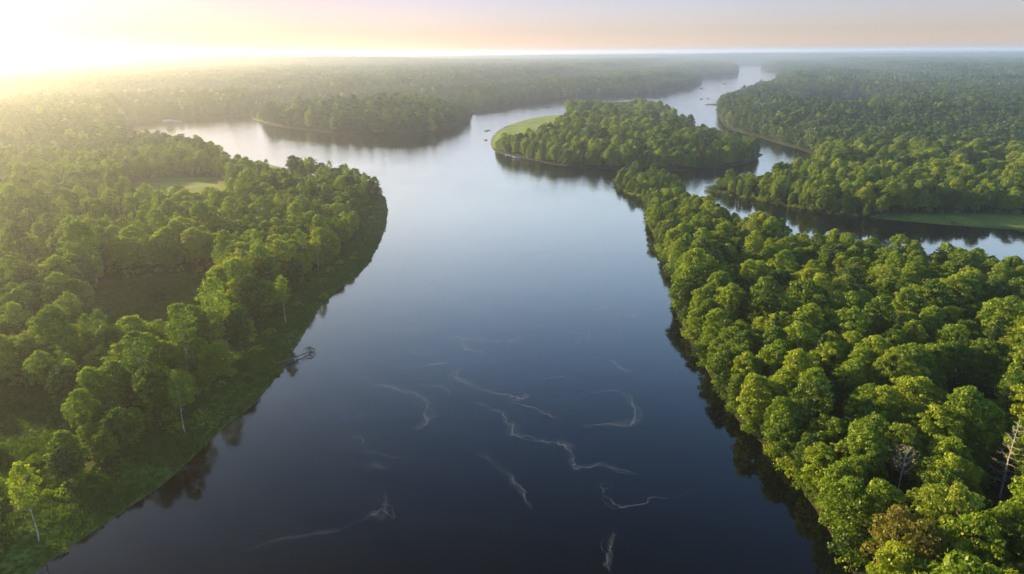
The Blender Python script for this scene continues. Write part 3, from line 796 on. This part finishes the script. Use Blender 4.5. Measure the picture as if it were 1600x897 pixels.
# ------------------------------------------------------------------ air
m, nt, ns, ls = new_mat('haze_air'); out = N(ns, 'ShaderNodeOutputMaterial'); pv = N(ns, 'ShaderNodeVolumePrincipled')
pv.inputs['Color'].default_value = (.75, .85, 1.0, 1); pv.inputs['Density'].default_value = 2.0e-4; pv.inputs['Anisotropy'].default_value = .80
ls.new(pv.outputs[0], out.inputs['Volume'])
a, b, t_ = 45500, -6, 92
Vb = [(-a, -a, b), (a, -a, b), (a, a, b), (-a, a, b), (-a, -a, t_), (a, -a, t_), (a, a, t_), (-a, a, t_)]
hz = link('haze', mesh_np('haze', Vb, [(0, 3, 2, 1), (4, 5, 6, 7), (0, 1, 5, 4), (1, 2, 6, 5), (2, 3, 7, 6), (3, 0, 4, 7)], m))
tag(hz, 'pale morning haze over the river and forest', 'haze', kind='stuff')

# ------------------------------------------------------------------ light
SUN_EL, SUN_AZ = rad(15.5), rad(-56.0)      # azimuth measured from +Y towards +X
w = bpy.data.worlds.new('World'); sc.world = w; w.use_nodes = True
nt = w.node_tree; nt.nodes.clear(); ns, ls = nt.nodes, nt.links
out = ns.new('ShaderNodeOutputWorld'); bg = ns.new('ShaderNodeBackground'); sky = ns.new('ShaderNodeTexSky')
sky.sky_type = 'NISHITA'; sky.sun_disc = False; sky.sun_elevation = SUN_EL; sky.sun_rotation = SUN_AZ
sky.altitude = 100; sky.air_density = 1.0; sky.dust_density = .7; sky.ozone_density = 2.5
bg.inputs['Strength'].default_value = .055
tc = ns.new('ShaderNodeTexCoord'); sx = ns.new('ShaderNodeSeparateXYZ'); ls.new(tc.outputs['Generated'], sx.inputs[0])
tr = ramp(ns, [(0, (1.15, .98, 1.15)), (.025, (.88, .74, .92)), (.07, (.86, .71, .90)), (.12, (1.5, 1.3, 1.55)), (.18, (4.3, 3.35, 2.75)), (.25, (5.3, 4.2, 3.45)), (.32, (5.0, 4.35, 3.8)), (.41, (3.3, 3.4, 3.45)), (.49, (1.8, 2.15, 2.4)), (.56, (1.0, 1.35, 1.75)), (.65, (.36, .54, .78)), (.74, (.18, .25, .36)), (.86, (.42, .66, 1.10)), (1, (.42, .68, 1.2))]); ls.new(sx.outputs[2], tr.inputs[0])
tinted = mixc(ns, ls, 1.0, sky.outputs[0], tr.outputs[0], 'MULTIPLY')
dt = ns.new('ShaderNodeVectorMath'); dt.operation = 'DOT_PRODUCT'; ls.new(tc.outputs['Generated'], dt.inputs[0])
dt.inputs[1].default_value = (math.sin(SUN_AZ)*math.cos(SUN_EL), math.cos(SUN_AZ)*math.cos(SUN_EL), math.sin(SUN_EL))
wr = ramp(ns, [(.35, (1, 1, 1)), (.65, (.93, .87, .84)), (.80, (.80, .71, .64)), (1, (.8, .65, .52))]); ls.new(dt.outputs['Value'], wr.inputs[0])
tinted = mixc(ns, ls, 1.0, tinted, wr.outputs[0], 'MULTIPLY')
ls.new(tinted, bg.inputs[0]); ls.new(bg.outputs[0], out.inputs[0])
sd_ = bpy.data.lights.new('sun', 'SUN'); sd_.energy = 5.0; sd_.angle = rad(.5); sd_.color = (1.0, .70, .31)
so = bpy.data.objects.new('sun', sd_); COL.objects.link(so)
sdir = Vector((math.sin(SUN_AZ)*math.cos(SUN_EL), math.cos(SUN_AZ)*math.cos(SUN_EL), math.sin(SUN_EL)))
so.rotation_euler = sdir.to_track_quat('Z', 'Y').to_euler()
so.location = (-300, 300, 200)

sc.view_settings.view_transform = 'Standard'; sc.view_settings.look = 'None'; sc.view_settings.exposure = 1.9; sc.view_settings.gamma = 1.0
sc.view_settings.use_curve_mapping = False
sc.render.engine = 'CYCLES'
cy_ = sc.cycles; cy_.use_denoising = True; cy_.max_bounces = 6; cy_.diffuse_bounces = 2; cy_.glossy_bounces = 3; cy_.transmission_bounces = 4
cy_.volume_bounces = 1; cy_.use_adaptive_sampling = False
cy_.sample_clamp_indirect = 6.0
print('singles', len(sing), 'near', int(nearm.sum()), 'isle', int(isle_m.sum()), 'mid', int((rest & ~isle & (r >= 620)).sum()), 'far', n2, 'edge', n3, 'bush', nb, 'grass', ng)
